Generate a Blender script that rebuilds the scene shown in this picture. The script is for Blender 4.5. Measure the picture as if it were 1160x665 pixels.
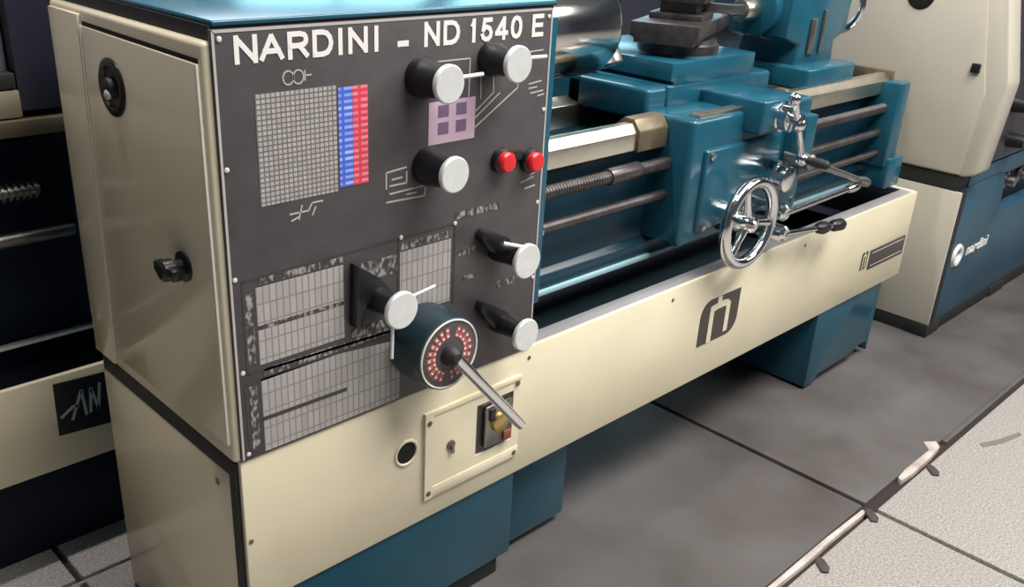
import bpy, bmesh, math, random
from mathutils import Vector, Matrix
random.seed(4)
for o in list(bpy.data.objects): bpy.data.objects.remove(o)
S = bpy.context.scene
C = S.collection
R = math.radians
PI = math.pi

# ------------------------------------------------------------------ camera
cd = bpy.data.cameras.new('camera')
cam = bpy.data.objects.new('camera', cd); C.objects.link(cam)
yaw, pit, rol = R(45.182), R(-24.076), R(2.949)
f = Vector((math.cos(pit)*math.sin(yaw), math.cos(pit)*math.cos(yaw), math.sin(pit)))
r = Vector((math.cos(yaw), -math.sin(yaw), 0)); u = r.cross(f)
r2 = math.cos(rol)*r + math.sin(rol)*u; u2 = -math.sin(rol)*r + math.cos(rol)*u
M = Matrix((r2, u2, -f)).transposed().to_4x4(); M.translation = (-0.5528, -1.0556, 1.2882)
cam.matrix_world = M
cd.sensor_width = 36; cd.lens = 1061.73/1160*36
cd.shift_x = 16.52/1160; cd.shift_y = 17.22/1160
cd.clip_start = .05
S.camera = cam

# ------------------------------------------------------------------ light
S.view_settings.view_transform = 'Standard'; S.view_settings.look = 'None'
S.view_settings.gamma = 1; S.view_settings.exposure = 0.0
try: S.view_settings.use_curve_mapping = False
except Exception: pass
w = bpy.data.worlds.new('world'); S.world = w; w.use_nodes = True
bg = w.node_tree.nodes['Background']
bg.inputs[0].default_value = (.70, .84, 1.0, 1); bg.inputs[1].default_value = .09

def area(name, loc, target, sx, sy, power, col):
    l = bpy.data.lights.new(name, 'AREA'); l.shape = 'RECTANGLE'; l.size = sx; l.size_y = sy
    l.energy = power; l.color = col
    o = bpy.data.objects.new(name, l); C.objects.link(o); o.location = loc
    o.rotation_euler = (Vector(target)-Vector(loc)).to_track_quat('-Z', 'Y').to_euler()
    return o
area('roof_skylight', (1.45, -1.25, 3.35), (1.25, -.35, .3), 2.9, 1.1, 228, (1, .965, .915))
area('gangway_fill', (-.06, .545, 3.4), (-.06, .545, 0), .5, .12, 50, (1, .93, .89))  # added fill lamp, brightens the floor at the left end; no known source
area('aisle_fill', (5.2, -3.4, 3.6), (4.6, -2.6, 0), 3.0, 1.4, 150, (1, .965, .92))  # added fill lamp, brightens the far floor that the chuck reflects
area('rear_skylight', (2.2, 2.4, 3.2), (1.2, .3, .8), 2.4, 1.0, 60, (.82, .93, 1))

# ------------------------------------------------------------------ materials
def mat(name, col, rough=.5, metal=0, spec=.5, var=0, vscale=8, bump=0, bscale=60, coat=0, col2=None, detail=4):
    m = bpy.data.materials.new(name); m.use_nodes = True
    nt = m.node_tree; b = nt.nodes['Principled BSDF']
    b.inputs['Base Color'].default_value = (*col, 1); b.inputs['Roughness'].default_value = rough
    b.inputs['Metallic'].default_value = metal
    b.inputs['Specular IOR Level'].default_value = spec
    if coat: b.inputs['Coat Weight'].default_value = coat; b.inputs['Coat Roughness'].default_value = .08
    tc = nt.nodes.new('ShaderNodeTexCoord')
    if var or col2:
        n = nt.nodes.new('ShaderNodeTexNoise'); n.inputs['Scale'].default_value = vscale; n.inputs['Detail'].default_value = detail
        nt.links.new(tc.outputs['Object'], n.inputs['Vector'])
        rp = nt.nodes.new('ShaderNodeValToRGB')
        c2 = col2 or tuple(min(1, c*(1+var)) for c in col); c1 = col if col2 else tuple(c*(1-var) for c in col)
        rp.color_ramp.elements[0].color = (*c1, 1); rp.color_ramp.elements[1].color = (*c2, 1)
        rp.color_ramp.elements[0].position = .3; rp.color_ramp.elements[1].position = .7
        nt.links.new(n.outputs['Fac'], rp.inputs['Fac']); nt.links.new(rp.outputs['Color'], b.inputs['Base Color'])
    if bump:
        n2 = nt.nodes.new('ShaderNodeTexNoise'); n2.inputs['Scale'].default_value = bscale; n2.inputs['Detail'].default_value = 3
        nt.links.new(tc.outputs['Object'], n2.inputs['Vector'])
        bp = nt.nodes.new('ShaderNodeBump'); bp.inputs['Strength'].default_value = bump; bp.inputs['Distance'].default_value = .002
        nt.links.new(n2.outputs['Fac'], bp.inputs['Height']); nt.links.new(bp.outputs['Normal'], b.inputs['Normal'])
    return m

def print_mat(name, dark, light, sx, sz, thr=.5):
    """rows of small printed figures: a noise stretched into columns"""
    m = bpy.data.materials.new(name); m.use_nodes = True
    nt = m.node_tree; b = nt.nodes['Principled BSDF']; b.inputs['Roughness'].default_value = .45
    tc = nt.nodes.new('ShaderNodeTexCoord'); mp = nt.nodes.new('ShaderNodeMapping')
    mp.inputs['Scale'].default_value = (sx, 1, sz)
    nt.links.new(tc.outputs['Object'], mp.inputs['Vector'])
    n = nt.nodes.new('ShaderNodeTexNoise'); n.inputs['Scale'].default_value = 1; n.inputs['Detail'].default_value = 1
    nt.links.new(mp.outputs['Vector'], n.inputs['Vector'])
    rp = nt.nodes.new('ShaderNodeValToRGB')
    rp.color_ramp.elements[0].color = (*dark, 1); rp.color_ramp.elements[1].color = (*light, 1)
    rp.color_ramp.elements[0].position = thr-.13; rp.color_ramp.elements[1].position = thr+.08
    nt.links.new(n.outputs['Fac'], rp.inputs['Fac']); nt.links.new(rp.outputs['Color'], b.inputs['Base Color'])
    return m

CREAM = mat('cream_paint', (.72, .65, .475), .15, var=.04, vscale=5, bump=.015, bscale=90)
CREAM2 = mat('pale_cream_paint', (.47, .44, .37), .3, var=.04, vscale=4, bump=.05, bscale=90)
BLUE = mat('teal_blue_paint', (.010, .074, .116), .22, var=.12, vscale=6, bump=.08, bscale=50)
WINDOW = mat('daylit_window_glass', (.8, .9, .95), .1)
WINDOW.node_tree.nodes['Principled BSDF'].inputs['Emission Color'].default_value = (.42, .84, 1, 1)
WINDOW.node_tree.nodes['Principled BSDF'].inputs['Emission Strength'].default_value = 3.2
FRAMEM = mat('window_frame', (.2, .21, .22), .5)
BLUE2 = mat('slate_blue_paint', (.024, .072, .115), .35, var=.1, vscale=5, bump=.06, bscale=50)
BLUE_SHADED = mat('shaded_teal_bed_paint', (.006, .036, .060), .3, var=.12, vscale=6)  # same paint as BLUE, with the bed's shadow darkness mixed into the colour
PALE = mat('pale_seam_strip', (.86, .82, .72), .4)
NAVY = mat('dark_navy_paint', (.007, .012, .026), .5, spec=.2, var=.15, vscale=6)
PANEL = mat('charcoal_panel', (.062, .054, .058), .42, var=.1, vscale=30)
BLACK = mat('black_plastic', (.010, .010, .012), .35)
RUBBER = mat('black_rubber', (.012, .013, .014), .6)
HOLE = mat('dark_hole', (.004, .004, .004), .9)
CAP = mat('brushed_aluminium_cap', (.72, .74, .73), .35, metal=.35, var=.05, vscale=60)
CHROME = mat('chrome', (.80, .80, .80), .12, metal=1)
STEEL = mat('polished_steel', (.72, .67, .57), .30, metal=1, var=.08, vscale=25)
GREY_STEEL = mat('grey_steel', (.30, .29, .28), .35, metal=1, var=.15, vscale=30)
DARK_STEEL = mat('dark_steel', (.10, .09, .09), .38, metal=.8, var=.25, vscale=40)
LIP = mat('grey_lip_paint', (.24, .24, .25), .35, var=.06, vscale=10)
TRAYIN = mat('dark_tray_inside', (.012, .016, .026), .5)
WHITE = mat('white_print', (.72, .70, .67), .5)
DIMW = mat('grey_print', (.40, .38, .37), .5)
HEADP = print_mat('heading_print', (.040, .036, .037), (.30, .285, .28), 160, 90, .58)
def brick_mat(name, cell, gap, bw, rh, mortar, noise=.35):
    m = bpy.data.materials.new(name); m.use_nodes = True
    nt = m.node_tree; b = nt.nodes['Principled BSDF']; b.inputs['Roughness'].default_value = .45
    tc = nt.nodes.new('ShaderNodeTexCoord'); sp_ = nt.nodes.new('ShaderNodeSeparateXYZ'); cb = nt.nodes.new('ShaderNodeCombineXYZ')
    nt.links.new(tc.outputs['Object'], sp_.inputs[0]); nt.links.new(sp_.outputs['X'], cb.inputs['X']); nt.links.new(sp_.outputs['Z'], cb.inputs['Y'])
    br = nt.nodes.new('ShaderNodeTexBrick'); br.offset = 0; br.squash = 1
    br.inputs['Scale'].default_value = 1; br.inputs['Brick Width'].default_value = bw; br.inputs['Row Height'].default_value = rh
    br.inputs['Mortar Size'].default_value = mortar; br.inputs['Mortar Smooth'].default_value = .6
    br.inputs['Color1'].default_value = (*cell, 1); br.inputs['Color2'].default_value = tuple(c*(1-noise)+g*noise for c, g in zip(cell, gap))+(1,)
    br.inputs['Mortar'].default_value = (*gap, 1); br.inputs['Bias'].default_value = -.2
    nt.links.new(cb.outputs[0], br.inputs['Vector']); nt.links.new(br.outputs['Color'], b.inputs['Base Color'])
    return m
TABLE = brick_mat('grey_table_print', (.37, .345, .33), (.20, .185, .18), .0105, .028, .0016)
CHART = brick_mat('grey_chart_print', (.40, .38, .365), (.115, .105, .105), .0072, .0068, .0014)
BLUEC = brick_mat('blue_column_print', (.36, .46, .80), (.05, .11, .56), .024, .0088, .0034, .7)
REDC = brick_mat('red_column_print', (.72, .26, .30), (.60, .04, .08), .026, .0088, .0034, .7)
PINK = mat('pink_print', (.50, .36, .45), .5)
PINKD = mat('dark_violet_print', (.16, .10, .18), .5)
RED = mat('red_button', (.62, .02, .025), .3)
DIALRED = mat('dial_red_print', (.42, .10, .09), .5)
TAG = mat('black_tag', (.010, .011, .014), .35)
TAGTXT = mat('tag_grey_print', (.30, .34, .38), .4)
LOGO = mat('dark_brown_print', (.052, .043, .038), .4)
BRASS = mat('brass', (.55, .40, .16), .35, metal=.9)
OLIVE = mat('olive_brown_steel', (.16, .13, .085), .4, metal=.5, var=.15, vscale=20)
WALLM = mat('dusky_wall', (.16, .16, .22), .8, var=.08, vscale=2)
CASE = mat('grey_case', (.12, .12, .13), .6, var=.1, vscale=4)
CONC = mat('dark_concrete', (.046, .038, .035), .6, vscale=3.6, col2=(.094, .087, .086), bump=.25, bscale=120, detail=9)
LIGHTC = mat('pale_terrazzo', (.19, .178, .165), .6, vscale=190, col2=(.385, .367, .343), bump=.3, bscale=260, detail=2)
MORTAR = mat('pale_mortar', (.30, .25, .235), .8, vscale=22, col2=(.50, .45, .42), bump=.4, bscale=80)
JOINT = mat('dark_joint', (.020, .014, .012), .9)
CHIP = mat('dark_chip', (.045, .034, .033), .7, var=.2, vscale=60)

# ------------------------------------------------------------------ mesh helpers
class MB:
    def __init__(s): s.b = bmesh.new(); s.mats = []
    def _idx(s, m):
        if m is None: return 0
        if m not in s.mats: s.mats.append(m)
        return s.mats.index(m)
    def _fin(s, tmp, m):
        i = s._idx(m)
        for fc in tmp.faces: fc.material_index = i
        bmesh.ops.recalc_face_normals(tmp, faces=tmp.faces[:])
        me = bpy.data.meshes.new('tmp'); tmp.to_mesh(me); tmp.free(); s.b.from_mesh(me); bpy.data.meshes.remove(me)
    def box(s, a, c, bev=0, seg=2, m=None, rot=None):
        t = bmesh.new(); bmesh.ops.create_cube(t, size=1)
        ce = [(a[k]+c[k])/2 for k in range(3)]
        for v in t.verts: v.co = Vector([v.co[k]*abs(c[k]-a[k]) for k in range(3)])
        if bev: bmesh.ops.bevel(t, geom=t.edges[:], offset=bev, segments=seg, affect='EDGES', profile=.5)
        T = Matrix.Translation(ce)
        if rot is not None: T = T @ rot
        t.transform(T); s._fin(t, m); return s
    def prof(s, p0, p1, pts, n=32, m=None, caps=True):
        """lathe: pts = (distance along axis from p0 in metres, radius)"""
        p0 = Vector(p0); ax = (Vector(p1)-p0).normalized()
        Q = ax.to_track_quat('Z', 'Y').to_matrix().to_4x4()
        t = bmesh.new(); rings = []
        for d, rr in pts:
            rings.append([t.verts.new((max(rr, 1e-5)*math.cos(2*PI*k/n), max(rr, 1e-5)*math.sin(2*PI*k/n), d)) for k in range(n)])
        for A, B in zip(rings, rings[1:]):
            for k in range(n): t.faces.new((A[k], A[(k+1) % n], B[(k+1) % n], B[k]))
        if caps: t.faces.new(rings[0][::-1]); t.faces.new(rings[-1])
        t.transform(Matrix.Translation(p0) @ Q); s._fin(t, m); return s
    def cyl(s, p0, p1, rad, n=24, bev=0, m=None, r1=None):
        L = (Vector(p1)-Vector(p0)).length; r1 = rad if r1 is None else r1
        if bev: return s.prof(p0, p1, [(0, rad-bev), (bev*.3, rad-bev*.3), (bev, rad), (L-bev, r1), (L-bev*.3, r1-bev*.3), (L, r1-bev)], n, m)
        return s.prof(p0, p1, [(0, rad), (L, r1)], n, m)
    def ball(s, c, rad, m=None, sc=(1, 1, 1)):
        t = bmesh.new(); bmesh.ops.create_uvsphere(t, u_segments=20, v_segments=12, radius=rad)
        for v in t.verts: v.co = Vector((v.co.x*sc[0], v.co.y*sc[1], v.co.z*sc[2]))
        t.transform(Matrix.Translation(c)); s._fin(t, m); return s
    def torus(s, c, ax, Rr, rr, n=40, k=12, m=None):
        Q = Vector(ax).to_track_quat('Z', 'Y').to_matrix().to_4x4()
        t = bmesh.new(); g = []
        for i in range(n):
            a = 2*PI*i/n
            g.append([t.verts.new(((Rr+rr*math.cos(2*PI*j/k))*math.cos(a), (Rr+rr*math.cos(2*PI*j/k))*math.sin(a), rr*math.sin(2*PI*j/k))) for j in range(k)])
        for i in range(n):
            for j in range(k):
                t.faces.new((g[i][j], g[(i+1) % n][j], g[(i+1) % n][(j+1) % k], g[i][(j+1) % k]))
        t.transform(Matrix.Translation(c) @ Q); s._fin(t, m); return s
    def prism(s, pts, axis, a, b, bev=0, m=None):
        """polygon extruded along an axis; pts are the two other coordinates in order x,y,z"""
        t = bmesh.new()
        def P(p, d):
            q = list(p); q.insert(axis, d); return q
        A = [t.verts.new(P(p, a)) for p in pts]; B = [t.verts.new(P(p, b)) for p in pts]; n = len(pts)
        t.faces.new(A[::-1]); t.faces.new(B)
        for k in range(n): t.faces.new((A[k], A[(k+1) % n], B[(k+1) % n], B[k]))
        bmesh.ops.recalc_face_normals(t, faces=t.faces[:])
        if bev: bmesh.ops.bevel(t, geom=t.edges[:], offset=bev, segments=2, affect='EDGES', profile=.5)
        s._fin(t, m); return s
    def line(s, p, q, wd, y0, y1, m=None):
        """printed stroke on a y plane between (x,z) points"""
        d = Vector((q[0]-p[0], q[1]-p[1])); d.normalize(); n = Vector((-d.y, d.x))*wd/2
        return s.prism([(p[0]+n.x, p[1]+n.y), (q[0]+n.x, q[1]+n.y), (q[0]-n.x, q[1]-n.y), (p[0]-n.x, p[1]-n.y)], 1, y0, y1, m=m)
    def build(s, name, m=None, parent=None, ang=35):
        me = bpy.data.meshes.new(name)
        org = Vector((0, 0, 0))
        if parent is None:
            xs = [v.co for v in s.b.verts]
            lo = [min(c[k] for c in xs) for k in range(3)]; hi = [max(c[k] for c in xs) for k in range(3)]
            org = Vector(((lo[0]+hi[0])/2, (lo[1]+hi[1])/2, lo[2]))
            bmesh.ops.translate(s.b, verts=s.b.verts[:], vec=-org)
        s.b.to_mesh(me); s.b.free()
        for mm in (s.mats or [m]): me.materials.append(mm)
        me.shade_smooth(); me.set_sharp_from_angle(angle=R(ang))
        o = bpy.data.objects.new(name, me); C.objects.link(o)
        if parent is not None:
            o.parent = parent
            W = Matrix.Identity(4); p = parent
            while p: W = p.matrix_basis @ W; p = p.parent
            me.transform(W.inverted())          # vertices were given in world coordinates
        else: o.location = org
        return o

def thing(name, loc, label, cat, group=None):
    o = bpy.data.objects.new(name, None); C.objects.link(o); o.location = loc; o.empty_display_size = .1
    o['label'] = label; o['category'] = cat
    if group: o['group'] = group
    return o
def tag(o, label=None, cat=None, group=None, kind=None):
    for k, v in (('label', label), ('category', cat), ('group', group), ('kind', kind)):
        if v: o[k] = v
    return o

def text(name, s, x, z, h, wd, y, m, parent, bold=.0, shear=0, face='-y', depth=.0006):
    """flat lettering on a face, left-bottom at x,z, cap height h, width wd"""
    cu = bpy.data.curves.new(name, 'FONT'); cu.body = s; cu.size = 1; cu.extrude = 0; cu.offset = bold; cu.shear = shear
    to = bpy.data.objects.new(name, cu); C.objects.link(to)
    dg = bpy.context.evaluated_depsgraph_get(); dg.update()
    me = bpy.data.meshes.new_from_object(to.evaluated_get(dg)); C.objects.unlink(to); bpy.data.objects.remove(to)
    xs = [v.co.x for v in me.vertices]; ys = [v.co.y for v in me.vertices]
    x0, x1, y0, y1 = min(xs), max(xs), min(ys), max(ys)
    b = MB(); t = bmesh.new(); t.from_mesh(me); bpy.data.meshes.remove(me)
    for v in t.verts: v.co = Vector((x+(v.co.x-x0)/(x1-x0)*wd, y, z+(v.co.y-y0)/(y1-y0)*h))
    rr = bmesh.ops.extrude_face_region(t, geom=t.faces[:])
    for e in rr['geom']:
        if isinstance(e, bmesh.types.BMVert): e.co.y -= depth
    b._fin(t, m)
    return b.build(name, m, parent)

GLYPH = {
 'N': [[(0, 0), (0, 1)], [(0, 1), (1, 0)], [(1, 0), (1, 1)]],
 'A': [[(0, 0), (.5, 1)], [(.5, 1), (1, 0)], [(.18, .34), (.82, .34)]],
 'R': [[(0, 0), (0, 1)], [(0, 1), (.62, 1), (.84, .95), (.93, .85), (.95, .74), (.92, .62), (.82, .53), (.62, .48), (0, .48)], [(.55, .48), (1, 0)]],
 'D': [[(0, 0), (0, 1)], [(0, 1), (.50, 1), (.76, .93), (.93, .75), (1, .5), (.93, .25), (.76, .07), (.50, 0), (0, 0)]],
 'I': [[(.5, 0), (.5, 1)]],
 '1': [[(.58, 0), (.58, 1)], [(.58, 1), (.40, .84), (.18, .74)]],
 '5': [[(.9, 1), (.24, 1)], [(.24, 1), (.10, .46)], [(.10, .46), (.30, .60), (.55, .63), (.80, .55), (.96, .34), (.90, .14), (.70, .01), (.40, -.01), (.14, .08), (.03, .25)]],
 '4': [[(.74, 0), (.74, 1)], [(.74, 1), (.02, .27)], [(.02, .25), (1, .25)]],
 '0': [[(.5, 1), (.24, .94), (.08, .75), (.03, .5), (.08, .25), (.24, .06), (.5, 0), (.76, .06), (.92, .25), (.97, .5), (.92, .75), (.76, .94), (.5, 1)]],
 'E': [[(0, 0), (0, 1)], [(0, 1), (1, 1)], [(0, .52), (.92, .52)], [(0, 0), (1, 0)]]}
def letters(ch, x, z, wd, h, t, y, m, parent):
    """one block capital of stroke weight t"""
    b = MB()
    P = lambda p: (x+t/2+p[0]*(wd-t), z+t/2+p[1]*(h-t))
    e = 0
    for st in GLYPH[ch]:
        for p, q in zip(st, st[1:]):
            e += .00004
            p, q = Vector(P(p)), Vector(P(q)); d = (q-p).normalized()*t*(.5 if len(st) == 2 and abs(p.x-q.x)*abs(p.y-q.y) < 1e-9 else .22)
            b.line(tuple(p-d), tuple(q+d), t, y-.0006-e, y+.0002)
    return b.build('letter', m, parent)
def leaf(x0, x1, z0, z1, rl, n=8):
    """rectangle whose upper left and lower right corners are rounded"""
    p = [(x0, z0)]
    for k in range(n+1): a = -PI/2+PI/2*k/n; p.append((x1-rl+rl*math.cos(a), z0+rl+rl*math.sin(a)))
    p.append((x1, z1))
    for k in range(n+1): a = PI/2+PI/2*k/n; p.append((x0+rl+rl*math.cos(a), z1-rl+rl*math.sin(a)))
    return p

def emblem(x0, x1, z0, z1, y, parent):
    W_, H_ = x1-x0, z1-z0
    o = MB().prism(leaf(x0, x1, z0, z1, W_*.25), 1, y-.0012, y).build('emblem_plate', LOGO, parent); o['label'] = 'dark emblem plate with a pale arched letter n'
    b = MB(); y0, y1 = y-.0020, y-.0012; t = W_*.105
    U = lambda a: x0+W_*a
    V = lambda a: z0+H_*a
    b.line((U(.28), V(0)), (U(.28), V(.82)), t, y0, y1)
    b.line((U(.70), V(.10)), (U(.70), V(.74)), t, y0-.00005, y1)
    arc = [(U(.24), V(.76)), (U(.44), V(.80)), (U(.60), V(.80)), (U(.68), V(.77)), (U(.715), V(.70))]
    for k, (p, q) in enumerate(zip(arc, arc[1:])): b.line(p, q, t, y0-.0001*(k+1), y1)
    b.line((U(.44), V(.79)), (U(.44), V(1.0)), t, y0-.0006, y1)
    b.build('emblem_letter', CREAM, o)

# ------------------------------------------------------------------ floor and walls
b = MB()
b.box((-6, -7, -.30), (12, 9, -.012), m=JOINT)
XJ = 1.394
def slab(x0, x1, y0, y1, m, z=0): b.box((x0, y0, -.05), (x1, y1, z), .004, 2, m)
g = .007
for x0, x1 in ((.13, XJ-g), (XJ+g, 3.6), (3.615, 6.2), (6.215, 12)):
    for y0, y1 in ((-.379, 1.9), (1.915, 5), (5.015, 9)): slab(x0, x1, y0, y1, CONC)
# pale mortar strips along the edge of the dark slabs
b.prism([(-2.5, -.396), (.98, -.394), (1.10, -.397), (1.22, -.394), (1.37, -.397), (1.372, -.385), (1.2, -.381), (1.0, -.382), (-2.5, -.381)], 2, -.05, .0, .002, m=MORTAR)
b.prism([(1.56, -.394), (1.62, -.399), (1.72, -.397), (1.80, -.391), (1.82, -.372), (1.79, -.350), (1.76, -.378), (1.62, -.377), (1.57, -.381)], 2, -.05, .001, .002, m=MORTAR)
slab(1.84, 12, -.394, -.377, CONC)
for x0, x1 in ((-6, -1.3), (-1.285, XJ-g), (XJ+g, 3.35), (3.365, 6), (6.015, 12)):
    for y0, y1 in ((-7, -4.2), (-4.19, -2.0), (-1.99, -.408)): slab(x0, x1, y0, y1, LIGHTC)
for x0, x1 in ((-6, -1.6), (-1.59, -.085), (-.073, .118)):
    for y0, y1 in ((-.396, .535), (.547, 2.6), (2.615, 9)): slab(x0, x1, y0, y1, LIGHTC)
slab(-1.59, .118, .536, .543, MORTAR, -.004)
fl = b.build('floor', None); tag(fl, kind='structure')
wb = MB().box((-6, 5.0, -.05), (12, 5.2, 5)).build('wall_back', WALLM); tag(wb, kind='structure')
wr = MB().box((12, -7, -.05), (12.2, 5.2, 5)).build('wall_right', WALLM); tag(wr, kind='structure')

wl = MB().box((-6, -7, -.05), (-5.8, 5.0, 5)).build('wall_left', WALLM); tag(wl, kind='structure')
for k, xa in enumerate((2.65, 5.0, 7.35, 9.7)):
    fr = MB().box((xa, 4.93, 1.45), (xa+2.15, 5.0, 1.53)).box((xa, 4.93, 3.3), (xa+2.15, 5.0, 3.38)).box((xa, 4.93, 1.45), (xa+.08, 5.0, 3.38)).box((xa+2.07, 4.93, 1.45), (xa+2.15, 5.0, 3.38)).box((xa+1.05, 4.94, 1.45), (xa+1.10, 5.0, 3.38)).build('window_%d' % (k+1), FRAMEM)
    tag(fr, kind='structure')
    MB().box((xa+.06, 4.97, 1.5), (xa+2.09, 4.99, 3.34)).build('pane', WINDOW, fr)

# ------------------------------------------------------------------ floor chips
for i, (x, y, lab) in enumerate((
    (1.362, -.412, 'small dark chip lying where the two floor joints cross'),
    (1.668, -.426, 'small dark chip on the pale floor edge, nearest the far right corner'),
    (1.108, -.424, 'small dark chip on the pale floor edge, nearest the bottom of the picture'))):
    p = [(x+.7*a*.024+.7*c*.012, y+.7*a*.024-.7*c*.012) for a, c in ((-1, -.8), (-1.1, .5), (-.4, 1.1), (.6, .8), (1, .3), (.9, -.7), (.1, -1))]
    o = MB().prism(p, 2, 0, .005, .0018).build('floor_chip', CHIP)
    tag(o, lab, 'debris', 'dark chips along the floor joint')
ck_ = MB().prism([(1.90, -.455), (1.96, -.480), (2.05, -.505), (2.04, -.515), (1.95, -.496), (1.89, -.468)], 2, -.001, .0012).build('trim_1', mat('grey_brown_crack', (.15, .13, .12), .8)); tag(ck_, kind='structure')

# ------------------------------------------------------------------ shared lathe pieces
def knob(parent, x, z, d, rad, base_r, y=0, elong=None, cap=.028):
    """selector lever: black round boss on the panel, stub and a pale disc on its end"""
    b = MB()
    b.prof((x, y, z), (x, y-1, z), [(0, base_r), (d*.25, base_r), (d*.45, base_r*.9), (d*.8, base_r*.80), (d, cap*.86)], 28)
    if elong: b.prism(elong, 1, y-.022, y-.001, .004)
    k = b.build('selector_knob', BLACK, parent)
    MB().prof((x, y-d, z), (x, y-d-1, z), [(0, cap*.94), (.002, cap), (.007, cap), (.009, cap*.93)], 32).build('knob_cap', CAP, k)
    return k

def screw(b, x, z, y, rad=.004, m=None):
    b.prof((x, y, z), (x, y-1, z), [(0, rad), (.0012, rad), (.002, rad*.6)], 12, m)

# ================================================================== MAIN LATHE
L = thing('engine_lathe', (1.1, .25, 0), 'cream and teal metalworking lathe in front with large charcoal control panel', 'lathe')

# pedestals -------------------------------------------------------
b = MB()
b.box((-.006, .012, .484), (.60, .460, .515), .002)
b.box((-.005, .009, .02), (.018, .030, .512), 0)
b.build('gasket_strip', RUBBER, L)
p1 = MB().box((.012, .006, .05), (.586, .47, .60), .004).build('headstock_pedestal', BLUE, L)
MB().box((.03, .02, .0), (.565, .45, .05), .002).build('plinth', RUBBER, p1)
MB().box((-.007, .026, .01), (.012, .462, .486), .004).build('end_cover_plate', CREAM, p1)
b = MB(); b.box((-.009, .055, .452), (-.005, .064, .461)); b.build('cover_screw', GREY_STEEL, p1)
MB().box((.586, .05, .02), (.80, .43, .36), .006).build('recessed_cabinet', BLUE, L)
p2 = MB().prism([(1.795, .008), (1.85, .008), (1.865, .028), (2.085, .028), (2.095, .045), (2.165, .045), (2.185, .008), (2.19, .40), (1.795, .40)], 1, .006, .46, .004).build('tailstock_pedestal', BLUE, L)
for x in (1.90, 2.12):
    for y in (.06, .41):
        MB().prof((x, y, 0), (x, y, 1), [(0, .030), (.010, .030), (.014, .014), (.05, .014)], 20).build('levelling_foot', RUBBER, p2)

# chip tray -------------------------------------------------------
TR = MB()
TR.box((.0, 0, .247), (2.285, .010, .516), .0025, m=CREAM)
TR.box((2.273, .010, .247), (2.285, .47, .516), .002, m=CREAM)
TR.box((.60, .010, .247), (2.273, .47, .256), 0, m=TRAYIN)
TR.box((.60, .46, .256), (2.273, .47, .516), 0, m=TRAYIN)
TR.box((.60, .010, .256), (.61, .46, .50), 0, m=TRAYIN)
TR.box((2.266, .05, .40), (2.2735, .46, .512), .001, m=TRAYIN)
TR.box((.605, .010, .504), (2.273, .050, .512), .003, m=LIP)
TR.box((.605, .046, .40), (2.273, .052, .506), .001, m=TRAYIN)
TR.box((.61, .05, .39), (2.273, .46, .40), 0, m=TRAYIN)
tray = TR.build('chip_tray', None, L)
# oil hole
b = MB(); b.torus((.307, -.0005, .406), (0, -1, 0), .023, .003, m=CREAM)
b.cyl((.307, -.0008, .406), (.307, .002, .406), .022, m=HOLE)
b.build('drain_hole', None, tray)
# switch plate
sp = MB()
x0, x1, z0, z1 = .345, .578, .292, .468
y = -.004
wx0, wx1, wz0, wz1 = .467, .560, .335, .440
for a, c in (((x0, y, z0), (wx0, 0, z1)), ((wx1, y, z0), (x1, 0, z1)), ((wx0, y, z0), (wx1, 0, wz0)), ((wx0, y, wz1), (wx1, 0, z1))): sp.box(a, c)
sp.prism([(x0+.0, z0+.0), (x0+.018, z0), (x0+.018, z1), (x0, z1)], 1, y-.002, y)
sp.box((x0+.018, y-.002, z0), (x1, y, z0+.022), .0008)
sp.box((x0+.018, y-.002, z1-.010), (x1, y, z1), .0008)
spo = sp.build('switch_plate', CREAM, tray)
for x, z in ((x0+.009, z0+.012), (x0+.009, z1-.02), (x1-.01, z1-.015), (x1-.01, z0+.010)):
    b = MB(); screw(b, x, z, y-.002, .005); b.build('plate_screw', OLIVE, spo)
b = MB(); b.prof((.405, y, .385), (.405, y-1, .385), [(0, .009), (.003, .009), (.004, .005)], 16, OLIVE); b.box((.404, y-.006, .368), (.410, y-.003, .386), m=GREY_STEEL)
b.build('plate_lock', None, spo)
b = MB(); b.box((wx0, -.0010, wz0), (wx1, -.0004, wz1), m=DARK_STEEL)
b.build('window_backing', None, spo)
sw = MB().box((.485, -.012, .345), (.552, -.001, .432), .004).build('main_switch', GREY_STEEL, spo)
MB().prof((.516, -.012, .394), (.516, -1, .394), [(0, .020), (.008, .019), (.011, .012)], 20).build('switch_knob', BRASS, sw)
b = MB().box((.528, -.016, .348), (.548, -.011, .368), .002); b.build('switch_stop', mat('rust_red', (.22, .06, .03), .5), sw)
b = MB().box((.490, -.018, .404), (.503, -.011, .428), .002); b.build('switch_key', BLACK, sw)
# small screws along the tray front
for x, z in ((.008, .372), (.60, .494), (1.05, .49), (1.62, .49)):
    b = MB(); screw(b, x, z, 0, .004); b.build('tray_screw', OLIVE, tray)
emblem(1.172, 1.332, .336, .448, 0, tray)
np_ = MB().box((2.035, -.0025, .322), (2.265, 0, .382), .001).build('name_plate', LOGO, tray)
b = MB(); b.line((2.045, .372), (2.255, .372), .003, -.0031, -.0025); b.line((2.045, .332), (2.255, .332), .003, -.0031, -.0025); b.build('plate_border', DIMW, np_)
emblem(1.985, 2.020, .330, .385, 0, tray)

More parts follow.
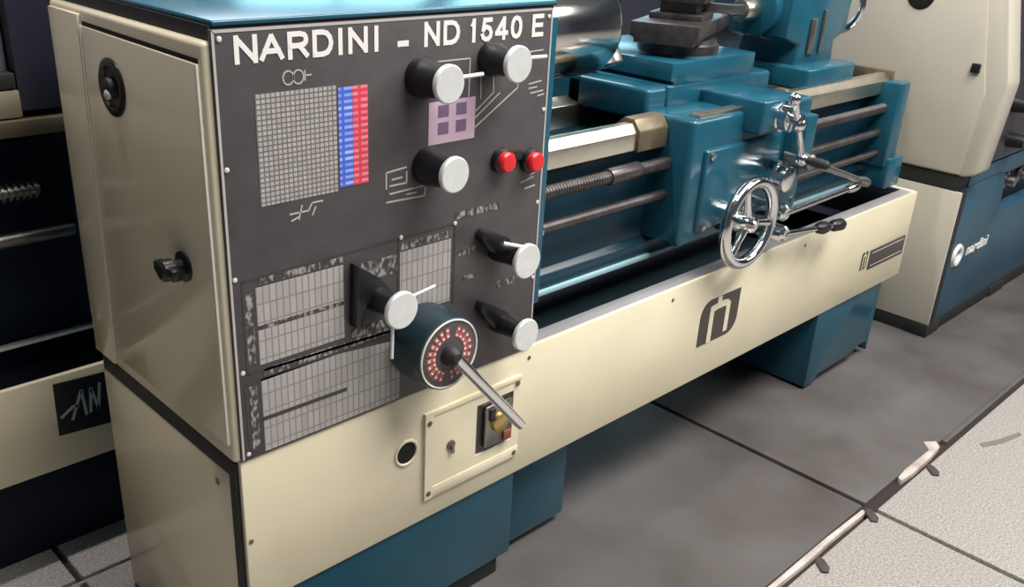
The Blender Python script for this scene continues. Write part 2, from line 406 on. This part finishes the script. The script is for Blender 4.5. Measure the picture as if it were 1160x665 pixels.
# headstock -------------------------------------------------------
HS = MB()
HS.box((.010, .004, .60), (.62, .485, 1.104), .003)
HS.box((.006, .0, 1.1235), (.612, .486, 1.131), .003, 3)
hs = HS.build('headstock', BLUE, L)
MB().box((.003, .004, 1.100), (.605, .483, 1.125)).build('top_shadow_gap', RUBBER, hs)  # black box standing in for the shadow gap below the top cover
gd = MB()
gd.box((-.008, .002, .514), (.016, .474, 1.107), .0075, 4)
guard = gd.build('end_guard', CREAM, L)
MB().prism([(0.3570, 1.098), (0.3890, .522), (0.4650, .522), (0.4650, 1.098)], 0, -0.0130, -0.0060, .0015).build('guard_flange', CREAM, guard)
door = MB().prism([(0.0130, .545), (0.3810, .540), (0.3490, 1.083), (0.0150, 1.080)], 0, -0.0120, -0.0060, .0018).build('guard_door', CREAM, guard)
MB().prism([(0.0130, 1.080), (0.3510, 1.083), (0.3510, 1.089), (0.0130, 1.086)], 0, -0.0092, -0.0075).build('door_seam', HOLE, guard)
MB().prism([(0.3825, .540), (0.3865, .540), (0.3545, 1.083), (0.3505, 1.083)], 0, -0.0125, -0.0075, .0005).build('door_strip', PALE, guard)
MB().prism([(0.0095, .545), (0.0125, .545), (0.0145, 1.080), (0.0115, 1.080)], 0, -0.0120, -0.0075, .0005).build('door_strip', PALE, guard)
DX = -.0115
b = MB()
b.prof((DX, .262, 1.010), (-1, .262, 1.010), [(0, .041), (.003, .041), (.005, .037), (.005, .030), (.001, .028), (.001, .0001)], 36)
lk = b.build('lock_ring', BLACK, door)
MB().prof((DX, .262, 1.010), (-1, .262, 1.010), [(0, .016), (.010, .014), (.012, .010)], 20).build('lock_core', RUBBER, lk)
MB().prof((DX-.009, .257, 1.002), (-1, .257, 1.002), [(0, .007), (.004, .007), (.006, .004)], 12).build('lock_key', CAP, lk)
b = MB()
b.prof((DX, .092, .795), (-1, .092, .795), [(0, .022), (.004, .022), (.006, .012), (.022, .012)], 24)
b.box((DX-.033, .062, .786), (DX-.017, .122, .804), .005)
b.prof((DX-.019, .092, .795), (-1, .092, .795), [(0, .016), (.014, .015), (.018, .010)], 20)
b.build('turn_latch', BLACK, door)

# control panel -----------------------------------------------------
PX0, PX1, PZ0, PZ1 = .002, .597, .519, 1.121
pan = MB().box((PX0, -.004, PZ0), (PX1, .004, PZ1), .0012).build('control_panel', PANEL, L)
y0, y1 = -.0046, -.0038
b = MB()
for p, q in (((PX0+.002, PZ0+.002), (PX0+.002, PZ1-.002)), ((PX1-.002, PZ0+.002), (PX1-.002, PZ1-.002)), ((PX0+.002, PZ1-.002), (PX1-.002, PZ1-.002))):
    b.line(p, q, .0035, y0, y1)
b.build('panel_border', DIMW, pan)
for x, z in ((.012, 1.110), (.588, 1.108), (.010, .95), (.589, .96), (.010, .80), (.589, .80), (.012, .66), (.590, .66), (.012, .528), (.588, .53), (.29, .80), (.40, .80)):
    b = MB(); screw(b, x, z, -.004, .0035); b.build('panel_screw', CAP, pan)
for ch, xa, xb in (('N', .031, .063), ('A', .065, .101), ('R', .106, .138), ('D', .143, .175), ('I', .183, .190), ('N', .199, .231), ('I', .242, .249),
                   ('N', .330, .359), ('D', .366, .398), ('1', .417, .433), ('5', .439, .465), ('4', .469, .497), ('0', .502, .528), ('E', .550, .576)):
    letters(ch, xa, 1.0785, xb-xa, .0345, .0066, -.004, WHITE, pan)
b = MB().line((.282, 1.086), (.302, 1.086), .008, y0, y1); b.build('printed_dash', WHITE, pan)
# gear chart
b = MB().box((.055, y0, .893), (.178, y1, 1.040)); b.build('gear_chart', CHART, pan)
b = MB().box((.181, y0, .897), (.204, y1, 1.036)); b.build('blue_column', BLUEC, pan)
b = MB().box((.2045, y0, .897), (.230, y1, 1.036)); b.build('red_column', REDC, pan)
b = MB()
g2 = MB()
for c in (.105, .120):
    for k in range(10):
        a, a2 = 2*PI*k/10, 2*PI*(k+1)/10
        b.line((c+.008*math.cos(a), 1.056+.009*math.sin(a)), (c+.008*math.cos(a2), 1.056+.009*math.sin(a2)), .002, y0, y1)
b.line((.130, 1.050), (.130, 1.064), .002, y0, y1); b.line((.130, 1.057), (.140, 1.057), .002, y0, y1)
for p, q in (((.098, .874), (.128, .874)), ((.128, .874), (.134, .884)), ((.134, .884), (.152, .884)), ((.112, .864), (.118, .884)), ((.100, .864), (.112, .868)), ((.134, .866), (.140, .878))):
    g2.line(p, q, .0022, y0, y1)
b.build('gear_symbol', DIMW, pan); g2.build('gear_symbol', DIMW, pan)
# speed diagram
b = MB()
for p, q in (((.330, 1.050), (.330, 1.052)), ((.322, 1.056), (.322, 1.040)), ((.322, 1.056), (.420, 1.056)), ((.420, 1.056), (.420, .996)), ((.443, 1.058), (.445, .993)),
             ((.470, 1.03), (.472, 1.000)), ((.472, 1.000), (.435, .975)), ((.435, .965), (.486, .998)), ((.435, .950), (.525, 1.002)), ((.525, 1.002), (.525, 1.02)),
             ((.545, 1.045), (.588, 1.047)), ((.545, 1.056), (.580, 1.057)), ((.55, 1.005), (.58, 1.008)), ((.555, .990), (.585, .992)), ((.550, .998), (.57, .999)), ((.572, .984), (.588, .986))):
    if (Vector(p)-Vector(q)).length > .003: b.line(p, q, .0022, y0, y1)
b.build('speed_diagram', DIMW, pan)
b = MB().box((.341, y0, .934), (.434, y1, .998), m=PINK)
for i in range(2):
    for j in range(2): b.box((.359+.036*i, y0-.0004, .948+.026*j), (.380+.036*i, y0+.0002, .966+.026*j), m=PINKD)
b.build('speed_table', None, pan)
for grp in ((((.262, .905), (.300, .908)), ((.262, .905), (.262, .880)), ((.268, .884), (.300, .884)), ((.300, .884), (.300, .902)), ((.268, .872), (.335, .874)), ((.335, .874), (.335, .888)), ((.262, .860), (.335, .858)), ((.335, .858), (.337, .872)), ((.272, .893), (.292, .894)), ((.30, .866), (.32, .866))),
            (((.38, .885), (.395, .905)), ((.395, .905), (.405, .885)), ((.41, .905), (.41, .885))),
            (((.545, .842), (.575, .848)), ((.555, .830), (.58, .832)), ((.565, .852), (.582, .856)))):
    b = MB()
    for p, q in grp: b.line(p, q, .0026, y0, y1)
    b.build('feed_diagram', DIMW, pan)
# feed and thread tables
FR = mat('dark_table_print', (.040, .035, .036), .5)
b = MB()
for p, q in (((.020, .795), (.400, .800)), ((.020, .795), (.020, .655)), ((.020, .655), (.290, .648)), ((.015, .640), (.290, .643)), ((.014, .640), (.016, .522)), ((.285, .64), (.285, .798)), ((.4, .66), (.4, .8))):
    b.line(p, q, .004, y0, y1)
b.build('table_frame', FR, pan)
for i, (xa, za, xb, zb) in enumerate(((.039, .724, .183, .781), (.039, .664, .183, .717), (.288, .668, .392, .776))):
    MB().box((xa, y0, za), (xb, y1, zb)).build('feed_table', TABLE, pan)
b = MB().prism([(.039, .522), (.288, .522), (.288, .628), (.165, .640), (.039, .642)], 1, y0, y1); tb = b.build('thread_table', TABLE, pan)
b = MB().line((.039, .577), (.185, .575), .006, y0-.0006, y0+.0002); b.build('table_rule', FR, tb)
for xa, za, xb, zb in ((.045, .784, .183, .794), (.045, .644, .283, .656), (.045, .7175, .183, .7235), (.022, .67, .034, .775), (.020, .53, .032, .635), (.290, .779, .392, .790), (.196, .658, .282, .672), (.215, .745, .283, .775)):
    MB().box((xa, y0, za), (xb, y1, zb)).build('table_heading', HEADP, pan)
for xa, za, xb, zb in ((.40, .806, .50, .818), (.405, .742, .455, .752), (.42, .696, .45, .703), (.50, .662, .545, .674)):
    MB().box((xa, y0, za), (xb, y1, zb)).build('printed_heading', HEADP, pan)

# panel controls
def pointer(k, p, q, y=-.055, wd=.005):
    MB().cyl((p[0], y, p[1]), (q[0], y, q[1]), wd/2, 10).build('pointer_rod', CAP, k)
k = knob(pan, .325, 1.037, .060, .027, .030, cap=.0275); pointer(k, (.345, 1.041), (.402, 1.042), -.052, .006)
k = knob(pan, .461, 1.053, .060, .027, .026, cap=.0275); pointer(k, (.485, 1.058), (.535, 1.057), -.052, .006)
k = knob(pan, .340, .904, .060, .028, .030, cap=.0275)
k = knob(pan, .238, .717, .066, .022, .022, cap=.0295,
         elong=[(.196, .782), (.238, .752), (.262, .725), (.245, .700), (.215, .715), (.205, .680), (.192, .680)])
pointer(k, (.255, .724), (.315, .731), -.056, .005)
MB().cyl((.226, -.066, .697), (.224, -.066, .640), .0028, 10).build('pointer_rod', CAP, k)
k = knob(pan, .496, .735, .070, .019, .020, cap=.030, elong=[(.442, .772), (.452, .782), (.512, .755), (.520, .730), (.500, .715), (.460, .748)])
MB().cyl((.47, -.045, .762), (.505, -.06, .752), .004, 10).build('pointer_rod', CAP, k)
k = knob(pan, .505, .598, .070, .017, .019, cap=.029, elong=[(.448, .640), (.456, .652), (.520, .615), (.522, .59), (.503, .578), (.465, .615)])
# red push buttons
for x, z in ((.493, .889), (.560, .879)):
    b = MB().prof((x, -.004, z), (x, -1, z), [(0, .021), (.010, .020), (.012, .017)], 24); pb = b.build('push_button', BLACK, pan)
    MB().prof((x, -.012, z), (x, -1, z), [(0, .017), (.012, .017), (.016, .014), (.017, .008)], 24).build('button_cap', RED, pb)
b = MB().box((.512, -.010, .884), (.540, -.004, .900), .002); b.build('button_label', HOLE, pan)
# speed dial with crank
dx, dz, dd = .330, .618, .075
b = MB().prof((dx, -.004, dz), (dx, -1, dz), [(0, .062), (.010, .064), (.040, .064), (dd-.010, .063), (dd-.004, .0615)], 48)
dial = b.build('feed_dial', mat('dark_teal_paint', (.012, .030, .040), .35), pan)
df = MB().prof((dx, -dd, dz), (dx, -1, dz), [(0, .0610), (.002, .0610), (.0025, .060)], 48).build('dial_face', PANEL, dial)
b = MB(); yy = -dd-.0026
b.torus((dx, yy, dz), (0, 1, 0), .0575, .0016, 48, 6, m=WHITE)
b.build('dial_rim', WHITE, df)
b = MB(); b2 = MB()
for kk in range(22):
    a = 2*PI*kk/22
    if kk % 11 == 5: continue
    ca, sa = math.cos(a), math.sin(a)
    b.line((dx+.038*ca-.004*sa, dz+.038*sa+.004*ca), (dx+.038*ca+.004*sa, dz+.038*sa-.004*ca), .018, yy-.0004, yy+.0004, m=DIALRED)
    b2.line((dx+.031*ca, dz+.031*sa), (dx+.034*ca, dz+.034*sa), .004, yy-.0012, yy-.0004)
    b2.line((dx+.041*ca, dz+.041*sa), (dx+.044*ca, dz+.044*sa), .004, yy-.0012, yy-.0004)
b.build('dial_numbers', None, df); b2.build('dial_marks', WHITE, df)
b = MB().prof((dx, -dd, dz), (dx, -1, dz), [(0, .019), (.010, .017), (.020, .013), (.024, .008)], 24)
hub = b.build('dial_hub', RUBBER, dial)
b = MB(); b.prof((dx+.004, -dd-.014, dz-.004), (.464, -.120, .454), [(0, .011), (.05, .010), (.19, .0095), (.205, .0085), (.208, .004)], 20)
b.build('crank_handle', CHROME, dial)

# bed -----------------------------------------------------------------
bd = MB().prism([(.13, .535), (.13, .575), (.145, .585), (.145, .795), (.43, .795), (.43, .535)], 0, .615, 2.19, .004).build('bed', BLUE_SHADED, L)
b = MB().prism([(.108, .806), (.108, .842), (.122, .860), (.142, .860), (.160, .846), (.175, .846), (.175, .795), (.145, .795)], 0, .615, 2.17, .0015)
b.prism([(.36, .795), (.36, .846), (.395, .860), (.44, .846), (.44, .795)], 0, .615, 2.17, .0015)
b.build('bed_way', STEEL, bd)
b = MB().box((2.165, .105, .83), (2.19, .44, .868), .004); b.build('way_cover', OLIVE, bd)
b = MB(); b.box((2.13, .055, .60), (2.195, .15, .842), .006); b.box((2.14, .045, .535), (2.235, .15, .625), .006)
b.build('end_bracket', BLUE, bd)
b = MB(); b.box((.125, .0, 0), (.126, .0, 0)) if 0 else None
b.box((.615, .122, .535), (2.18, .134, .545), .001)
b.build('drip_edge', mat('pale_blue_edge', (.34, .54, .60), .25), bd)
# screws and rods
b = MB(); n = int(1.52/.008)
pts = []
for k in range(n):
    pts += [(k*.008, .0140), (k*.008+.004, .0140), (k*.008+.005, .0128), (k*.008+.007, .0128)]
b.prof((.615, .095, .768), (3, .095, .768), pts, 20)
b.build('lead_screw', DARK_STEEL, L)
MB().cyl((.615, .095, .697), (2.16, .095, .697), .011, 20).build('feed_rod', DARK_STEEL, L)
MB().cyl((.632, .090, .699), (.70, .090, .699), .017, 24, .003).build('rod_collar', CHROME, L)
MB().cyl((1.59, .085, .640), (2.20, .085, .640), .009, 20).build('control_rod', DARK_STEEL, L)
b = MB(); b.cyl((.90, .095, .768), (1.0, .095, .768), .018, 24, .003); b.build('screw_sleeve', DARK_STEEL, L)

# chuck ----------------------------------------------------------------
AX = (.28, 1.040)
b = MB(); b.prof((.60, *AX), (3, *AX), [(0, .07), (.06, .07), (.065, .095), (.10, .095), (.105, .060), (.12, .060)], 48)
b.build('spindle_nose', GREY_STEEL, L)
b = MB(); b.prof((.70, *AX), (3, *AX), [(0, .085), (.004, .098), (.05, .100), (.054, .104), (.30, .104), (.312, .098), (.313, .03), (.30, .028)], 64)
ck = b.build('chuck', mat('chuck_steel', (.86, .82, .77), .14, metal=1, var=.03, vscale=8), L)
for kk in range(3):
    a = 2*PI*kk/3+.5
    T = Matrix.Rotation(a, 4, 'X')
    j = MB()
    j.box((1.012, -.016, .030), (1.045, .016, .098), .003); j.box((1.045, -.014, .055), (1.075, .014, .095), .003)
    bmesh.ops.transform(j.b, matrix=Matrix.Translation((0, *AX)) @ T, verts=j.b.verts[:])
    j.build('jaw', GREY_STEEL, ck)
for kk in range(3):
    a = 2*PI*kk/3+1.1
    c = Vector((.86, AX[0]-.104*math.cos(a), AX[1]+.104*math.sin(a))); d = Vector((0, -math.cos(a), math.sin(a)))
    MB().prof(c, c+d, [(0, .014), (.001, .014), (.0015, .009), (.0016, .0005)], 20).build('key_socket', DARK_STEEL, ck)

# carriage ----------------------------------------------------------------
CX0, CX1 = 1.10, 1.60
b = MB()
b.box((CX0, .165, .842), (CX1, .40, .911), .010, 3)
b.box((CX0, .35, .842), (CX1, .47, .911), .010, 3)
b.box((1.165, .16, .850), (1.53, .47, .914), .006, 3)
b.box((1.29, -.010, .82), (1.43, .17, .897), .008, 3)
sad = b.build('saddle', BLUE, L)
for x in (CX0-.10, CX1): MB().prism([(.100, .802), (.100, .846), (.118, .870), (.146, .870), (.168, .850), (.168, .802)], 0, x, x+(.10 if x < 1.2 else .02), .004).build('way_wiper', OLIVE, sad)
# apron
b = MB()
b.box((1.102, .038, .585), (1.60, .172, .868), .012, 3)
b.box((1.150, .028, .612), (1.46, .05, .80), .008, 3)
ap = b.build('apron', BLUE, L)
MB().box((1.13, .045, .866), (1.30, .075, .876), .003).build('oil_channel', STEEL, ap)
b = MB().box((1.485, -.015, .70), (1.535, .06, .842), .005); b.build('lever_bracket', BLUE, ap)
for x, z in ((1.17, .785), (1.58, .79), (1.17, .625), (1.58, .61)):
    bb = MB(); bb.prof((x, .040 if x > 1.5 else .028, z), (x, -1, z), [(0, .009), (.004, .009), (.005, .006)], 12); bb.build('apron_bolt', GREY_STEEL, ap)
# apron handwheel
hx, hz, hy = 1.240, .640, -.045
b = MB()
b.torus((hx, hy, hz), (0, 1, 0), .093, .0135, 56, 16)
wheel = b.build('apron_handwheel', CHROME, L)
b = MB()
b.prof((hx, .03, hz), (hx, -1, hz), [(0, .034), (.030, .034), (.032, .026), (.058, .026), (.075, .022), (.090, .018), (.094, .008)], 28)
b.build('wheel_hub', CHROME, wheel)
for kk in range(3):
    a = R(90+120*kk+20)
    MB().prof((hx+.020*math.cos(a), hy+.004, hz+.020*math.sin(a)), (hx+.090*math.cos(a), hy, hz+.090*math.sin(a)), [(0, .011), (.03, .0085), (.072, .009)], 14).build('wheel_spoke', CHROME, wheel)
a = R(160)
gx, gz = hx+.092*math.cos(a), hz+.092*math.sin(a)
b = MB().prof((gx, hy-.006, gz), (gx, -1, gz), [(0, .006), (.006, .006), (.010, .010), (.030, .013), (.052, .011), (.060, .006)], 20)
b.build('hand_grip', CHROME, wheel)
# graduated collar on the apron, upper right of the wheel
b = MB().prof((1.385, .03, .715), (1.385, -1, .715), [(0, .040), (.05, .040), (.052, .032), (.075, .030), (.080, .020)], 32); b.build('graduated_collar', CHROME, ap)
# levers on the apron
def lever(name, boss, end, rad, m, grip=None, mg=BLACK):
    b = MB(); b.prof((boss[0], .03, boss[2]), (boss[0], -1, boss[2]), [(0, .022), (.03-boss[1], .020), (.036-boss[1], .014)], 20)
    b.cyl(boss, end, rad, 16, r1=rad*.85)
    lv = b.build(name, m, L)
    if grip:
        e = Vector(end); d = (e-Vector(boss)).normalized()
        MB().prof(e-d*.004, e+d, [(0, rad*1.1), (.01, grip*.8), (.03, grip), (.05, grip*.85), (.058, grip*.4)], 16).build('lever_grip', mg, lv)
    return lv
lever('half_nut_lever', (1.405, -.040, .630), (1.70, -.045, .637), .008, CHROME, .013, CHROME)
lever('feed_lever', (1.50, -.035, .735), (1.745, -.050, .655), .009, GREY_STEEL, .013, GREY_STEEL)
lv = lever('control_lever', (1.42, -.040, .575), (1.58, -.042, .556), .008, CHROME, .017)
MB().cyl((1.64, -.043, .549), (1.66, -.043, .546), .007, 12).build('lever_neck', CHROME, lv)
MB().prof((1.655, -.043, .547), (2.5, -.043, .46), [(0, .008), (.01, .015), (.05, .016), (.065, .010)], 16).build('lever_grip', BLACK, lv)

# cross slide -----------------------------------------------------------
b = MB()
b.prism([(1.185, .908), (1.185, .918), (1.172, .922), (1.172, .962), (1.505, .962), (1.505, .922), (1.49, .918), (1.49, .908)], 1, .160, .50, .004)
b.prof((1.275, .162, .938), (1.275, -1, .938), [(0, .010), (.001, .010), (.0012, .006), (.0013, .0001)], 6)
cs = b.build('cross_slide', BLUE, L)
b = MB().prof((1.37, .0, .855), (1.37, -1, .855), [(0, .034), (.012, .034), (.014, .030), (.034, .030), (.038, .018), (.060, .015), (.064, .008)], 32)
cf = b.build('cross_feed_dial', CHROME, cs)
b = MB()
b.cyl((1.335, -.052, .905), (1.415, -.052, .760), .008, 16, r1=.0075); b.ball((1.335, -.052, .905), .014); b.ball((1.415, -.052, .760), .015); b.ball((1.37, -.052, .845), .017)
b.build('ball_crank', CHROME, cf)
b = MB().prof((1.415, -.060, .760), (1.415, -1, .760), [(0, .006), (.010, .009), (.035, .012), (.055, .010), (.06, .005)], 16); b.build('crank_grip', RUBBER, cf)
# compound slide
T = Matrix.Translation((1.345, .275, 0)) @ Matrix.Rotation(R(112), 4, 'Z')
def comp(name, fn, m, parent=L):
    b = MB(); fn(b); bmesh.ops.transform(b.b, matrix=T, verts=b.b.verts[:]); return b.build(name, m, parent)
def fn(b):
    b.prof((0, 0, .962), (0, 0, 2), [(0, .095), (.020, .095), (.024, .090), (.032, .088)], 44)
    b.prism([(-.068, .990), (-.068, 1.000), (-.078, 1.004), (-.078, 1.036), (.078, 1.036), (.078, 1.004), (.068, 1.000), (.068, .990)], 1, -.16, .15, .003)
cp = comp('compound_slide', fn, DARK_STEEL)
def fn(b):
    b.prof((0, -.160, 1.014), (0, -1, 1.014), [(0, .026), (.012, .026), (.014, .022), (.032, .022), (.036, .010), (.052, .009)], 24)
    b.cyl((-.055, -.206, 1.028), (.055, -.206, 1.000), .006, 14); b.ball((-.055, -.206, 1.028), .012); b.ball((.055, -.206, 1.000), .012); b.ball((0, -.206, 1.014), .014)
comp('compound_crank', fn, CHROME, cp)
def fn(b):
    b.box((-.062, -.062, 1.034), (.062, .062, 1.050), .003); b.box((-.042, -.042, 1.050), (.042, .042, 1.076), 0); b.box((-.064, -.064, 1.074), (.064, .064, 1.100), .003)
tp = comp('tool_post', fn, DARK_STEEL)
def fn(b):
    for sx in (-.036, 0, .036):
        for sy in (-.045, .045): b.prof((sx, sy, 1.098), (sx, sy, 2), [(0, .006), (.012, .006), (.013, .0055)], 6)
        
comp('clamp_screw', fn, GREY_STEEL, tp)
def fn(b):
    b.prof((0, 0, 1.098), (0, 0, 2), [(0, .022), (.02, .020), (.03, .014), (.04, .010)], 24); b.cyl((0, 0, 1.120), (.03, .13, 1.165), .008, 14); b.ball((.03, .13, 1.165), .016)
comp('post_handle', fn, GREY_STEEL, tp)
def fn(b):
    b.box((-.11, -.053, 1.050), (.05, -.036, 1.070), .001)
    b.prism([(-.135, -.050), (-.11, -.053), (-.11, -.036)], 2, 1.052, 1.070)
comp('tool_bit', fn, GREY_STEEL, tp)

# tailstock -----------------------------------------------------------------
b = MB()
b.box((1.73, .13, .848), (1.98, .44, .905), .008, 3)
b.prism([(1.75, .900), (1.96, .900), (1.95, .955), (2.01, .975), (2.02, 1.10), (1.70, 1.10), (1.69, .975), (1.765, .955)], 1, .19, .37, .010)
b.prof((1.66, *AX), (3, *AX), [(0, .060), (.004, .066), (.36, .070), (.364, .060)], 40)
ts = b.build('tailstock', BLUE, L)
MB().cyl((1.60, *AX), (1.665, *AX), .027, 28, .002).build('quill', STEEL, ts)
MB().prof((1.605, *AX), (-1, *AX), [(0, .014), (.05, .013), (.085, .001)], 20).build('live_center', GREY_STEEL, ts)
b = MB(); b.torus((2.10, *AX), (1, 0, 0), .080, .010, 40, 12)
tw = b.build('tailstock_handwheel', CHROME, ts)
b = MB(); b.prof((2.02, *AX), (3, *AX), [(0, .034), (.03, .032), (.05, .024), (.10, .022)], 24)
for kk in range(3):
    a = 2*PI*kk/3
    b.cyl((2.10, AX[0], AX[1]), (2.10, AX[0]+.08*math.cos(a), AX[1]+.08*math.sin(a)), .008, 12)
b.build('handwheel_spokes', CHROME, tw)
MB().prof((2.105, AX[0]-.066, AX[1]+.045), (3, AX[0]-.066, AX[1]+.045), [(0, .007), (.02, .011), (.05, .013), (.07, .007)], 16).build('hand_grip', CAP, tw)
b = MB().box((1.80, .183, .93), (1.83, .192, 1.02), .002); b.box((1.86, .183, .93), (1.875, .192, 1.04), .002); b.build('clamp_plate', GREY_STEEL, ts)
MB().cyl((1.78, .26, 1.10), (1.74, .20, 1.22), .009, 14).build('clamp_handle', CHROME, ts)

# ================================================================== LEFT LATHE (behind)
BY = .62
K = thing('engine_lathe', (-.9, 1.0, 0), 'dark navy lathe in shade at left behind the front machine', 'lathe')
b = MB()
b.box((-2.1, BY, .212), (.40, BY+.012, .410), .002)
b.box((.39, BY, .212), (.40, BY+.6, .410), .002)
kt = b.build('chip_tray', CREAM, K)
b = MB(); b.box((-2.1, BY+.010, .392), (.39, BY+.11, .400), m=TRAYIN); b.box((-2.1, BY+.07, .30), (.39, BY+.6, .31), m=TRAYIN); b.box((-2.1, BY+.01, .22), (.39, BY+.6, .23), m=TRAYIN)
b.build('tray_lining', None, kt)
tg = MB().prism([(-.050, .285), (.075, .276), (.075, .390), (-.047, .396)], 1, BY-.003, BY).build('name_tag', TAG, kt)
b = MB()
yy0, yy1 = BY-.0038, BY-.003
for p, q in (((-.042, .322), (-.018, .338)), ((-.018, .338), (-.006, .338)), ((-.022, .310), (.002, .368)), ((.002, .368), (.006, .312)), ((.014, .314), (.020, .366)), ((.020, .366), (.030, .318)), ((.030, .318), (.038, .372))):
    b.line(p, q, .0055, yy0, yy1)
b.build('tag_lettering', TAGTXT, tg)
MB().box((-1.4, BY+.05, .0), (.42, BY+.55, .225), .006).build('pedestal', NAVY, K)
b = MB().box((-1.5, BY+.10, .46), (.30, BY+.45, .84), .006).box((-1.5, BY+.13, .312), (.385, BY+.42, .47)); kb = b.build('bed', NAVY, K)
MB().box((-1.5, BY+.060, .460), (.30, BY+.072, .468), .001).build('drip_edge', CAP, kb)
b = MB().box((-1.5, BY+.01, .865), (.30, BY+.17, .893), .002); b.build('bed_way', OLIVE, kb)
b = MB().box((-1.5, BY+.02, .895), (-.015, BY+.17, .942), .004); b.build('way_cover', mat('brown_cover', (.20, .17, .12), .5), kb)
pts = []
for k in range(100): pts += [(k*.011, .016), (k*.011+.005, .016), (k*.011+.0055, .011), (k*.011+.0105, .011)]
b = MB().prof((-1.1, BY+.05, .760), (3, BY+.05, .760), pts, 20); b.build('lead_screw', GREY_STEEL, K)
MB().cyl((-1.5, BY+.05, .675), (.30, BY+.05, .675), .014, 20).build('feed_rod', GREY_STEEL, K)
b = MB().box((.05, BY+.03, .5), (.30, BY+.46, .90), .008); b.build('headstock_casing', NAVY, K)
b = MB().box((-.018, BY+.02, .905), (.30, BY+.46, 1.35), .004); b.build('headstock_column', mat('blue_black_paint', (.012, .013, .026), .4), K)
b = MB().box((-1.2, BY+.02, .944), (-.019, BY+.06, .970), .003); b.build('guard_rail', HOLE, K)
b = MB().box((-1.5, BY+.05, .96), (-.02, BY+.07, 1.40), .003); b.build('splash_guard', mat('grey_guard', (.17, .17, .19), .5), K)

# ================================================================== RIGHT LATHE (beyond)
X = 2.45; QY = -.07
Q = thing('engine_lathe', (3.4, .3, 0), 'pale cream and slate blue lathe standing at the far right end', 'lathe')
b = MB()
b.box((X, QY, .045), (X+.012, .44, .497), .003)
b.build('base_end_plate', CREAM2, Q)
qb = MB().prism([(X+.012, .045), (4.6, .045), (4.6, .36), (2.90, .36), (2.87, .375), (2.84, .497), (X+.012, .497)], 1, QY+.004, .43, .005).build('base_cabinet', BLUE2, Q)
MB().box((2.80, -.02, .34), (4.55, .42, .56), .004).build('chip_recess', NAVY, Q)
MB().box((X+.011, QY-.001, .045), (X+.045, QY+.02, .497), .001).build('gasket_strip', RUBBER, Q)
for xx in (2.98, 3.12):
    MB().prof((xx, -.02, .44), (xx, -1, .44), [(0, .030), (.01, .030), (.014, .020), (.04, .018)], 20).build('recess_knob', GREY_STEEL, Q)
MB().box((X+.002, QY+.004, .0), (4.55, .42, .046), .002).build('plinth', RUBBER, qb)
b = MB(); b.box((X-.002, QY-.002, 0), (X+.10, QY+.07, .045), .003); b.build('foot_pad', RUBBER, qb)
b = MB(); b.box((3.0, QY-.002, .0), (3.14, QY+.07, .04), .003); b.build('foot_pad', RUBBER, qb)
# mark on the blue base
lg = MB(); lg.torus((2.555, QY+.002, .268), (0, 1, 0), .030, .009, 28, 6)
lg.line((2.53, .235), (2.58, .262), .012, QY, QY+.004)
lg.build('round_mark', WHITE, qb)
text('lettering', 'nardini', 2.645, .246, .036, .185, QY+.004, WHITE, qb, .012, .15, depth=.002)
MB().box((X+.004, -.05, .495), (X+.09, .42, .547), .002).build('gasket_strip', RUBBER, Q)
# gear guard : front edge bulges out and tapers in again
prof = [(-.060, .545), (-.1, .560), (-.122, .838), (-.060, 1.09), (-.02, 1.22), (.45, 1.22), (.45, .545)]
b = MB().prism(prof, 0, X, X+.10, .012)
gg = b.build('gear_guard', CREAM2, Q)
b = MB().prism([(-.052, .553), (-.064, .80), (-.050, .86), (-.004, 1.08), (.02, 1.19), (.44, 1.19), (.44, .553)], 0, X-.006, X+.004, .003); gdoor = b.build('guard_door', CREAM2, gg)
b = MB().prof((X-.005, .185, 1.058), (-1, .185, 1.058), [(0, .042), (.003, .042), (.005, .037), (.005, .030), (.001, .028), (.001, .0001)], 36)
b.prof((X-.005, .185, 1.058), (-1, .185, 1.058), [(0, .016), (.010, .014), (.012, .010)], 20); b.build('lock_ring', BLACK, gdoor)
b = MB().box((X-.016, -.036, .858), (X-.006, -.010, .886), .003); b.build('turn_latch', BLACK, gdoor)
b = MB().box((X+.09, -.055, .545), (4.2, .42, 1.20), .006); b.box((X+.09, -.055, .49), (4.2, .42, .56), .004); qh = b.build('headstock', BLUE2, Q)
qp = MB().box((X+.11, -.062, .57), (3.5, -.052, 1.19), .002).build('control_panel', mat('violet_black_panel', (.035, .03, .045), .4, var=.3, vscale=25), Q)
for x, z in ((2.75, 1.05), (2.80, .90), (2.74, .74), (2.88, .80), (2.92, 1.0), (2.78, .62), (3.0, .70)):
    kk = MB().prof((x, -.062, z), (x, -1, z), [(0, .026), (.02, .024), (.05, .020)], 20).build('selector_knob', BLACK, qp)
    MB().prof((x, -.112, z), (x, -1, z), [(0, .018), (.004, .018), (.005, .012)], 20).build('knob_cap', GREY_STEEL, kk)
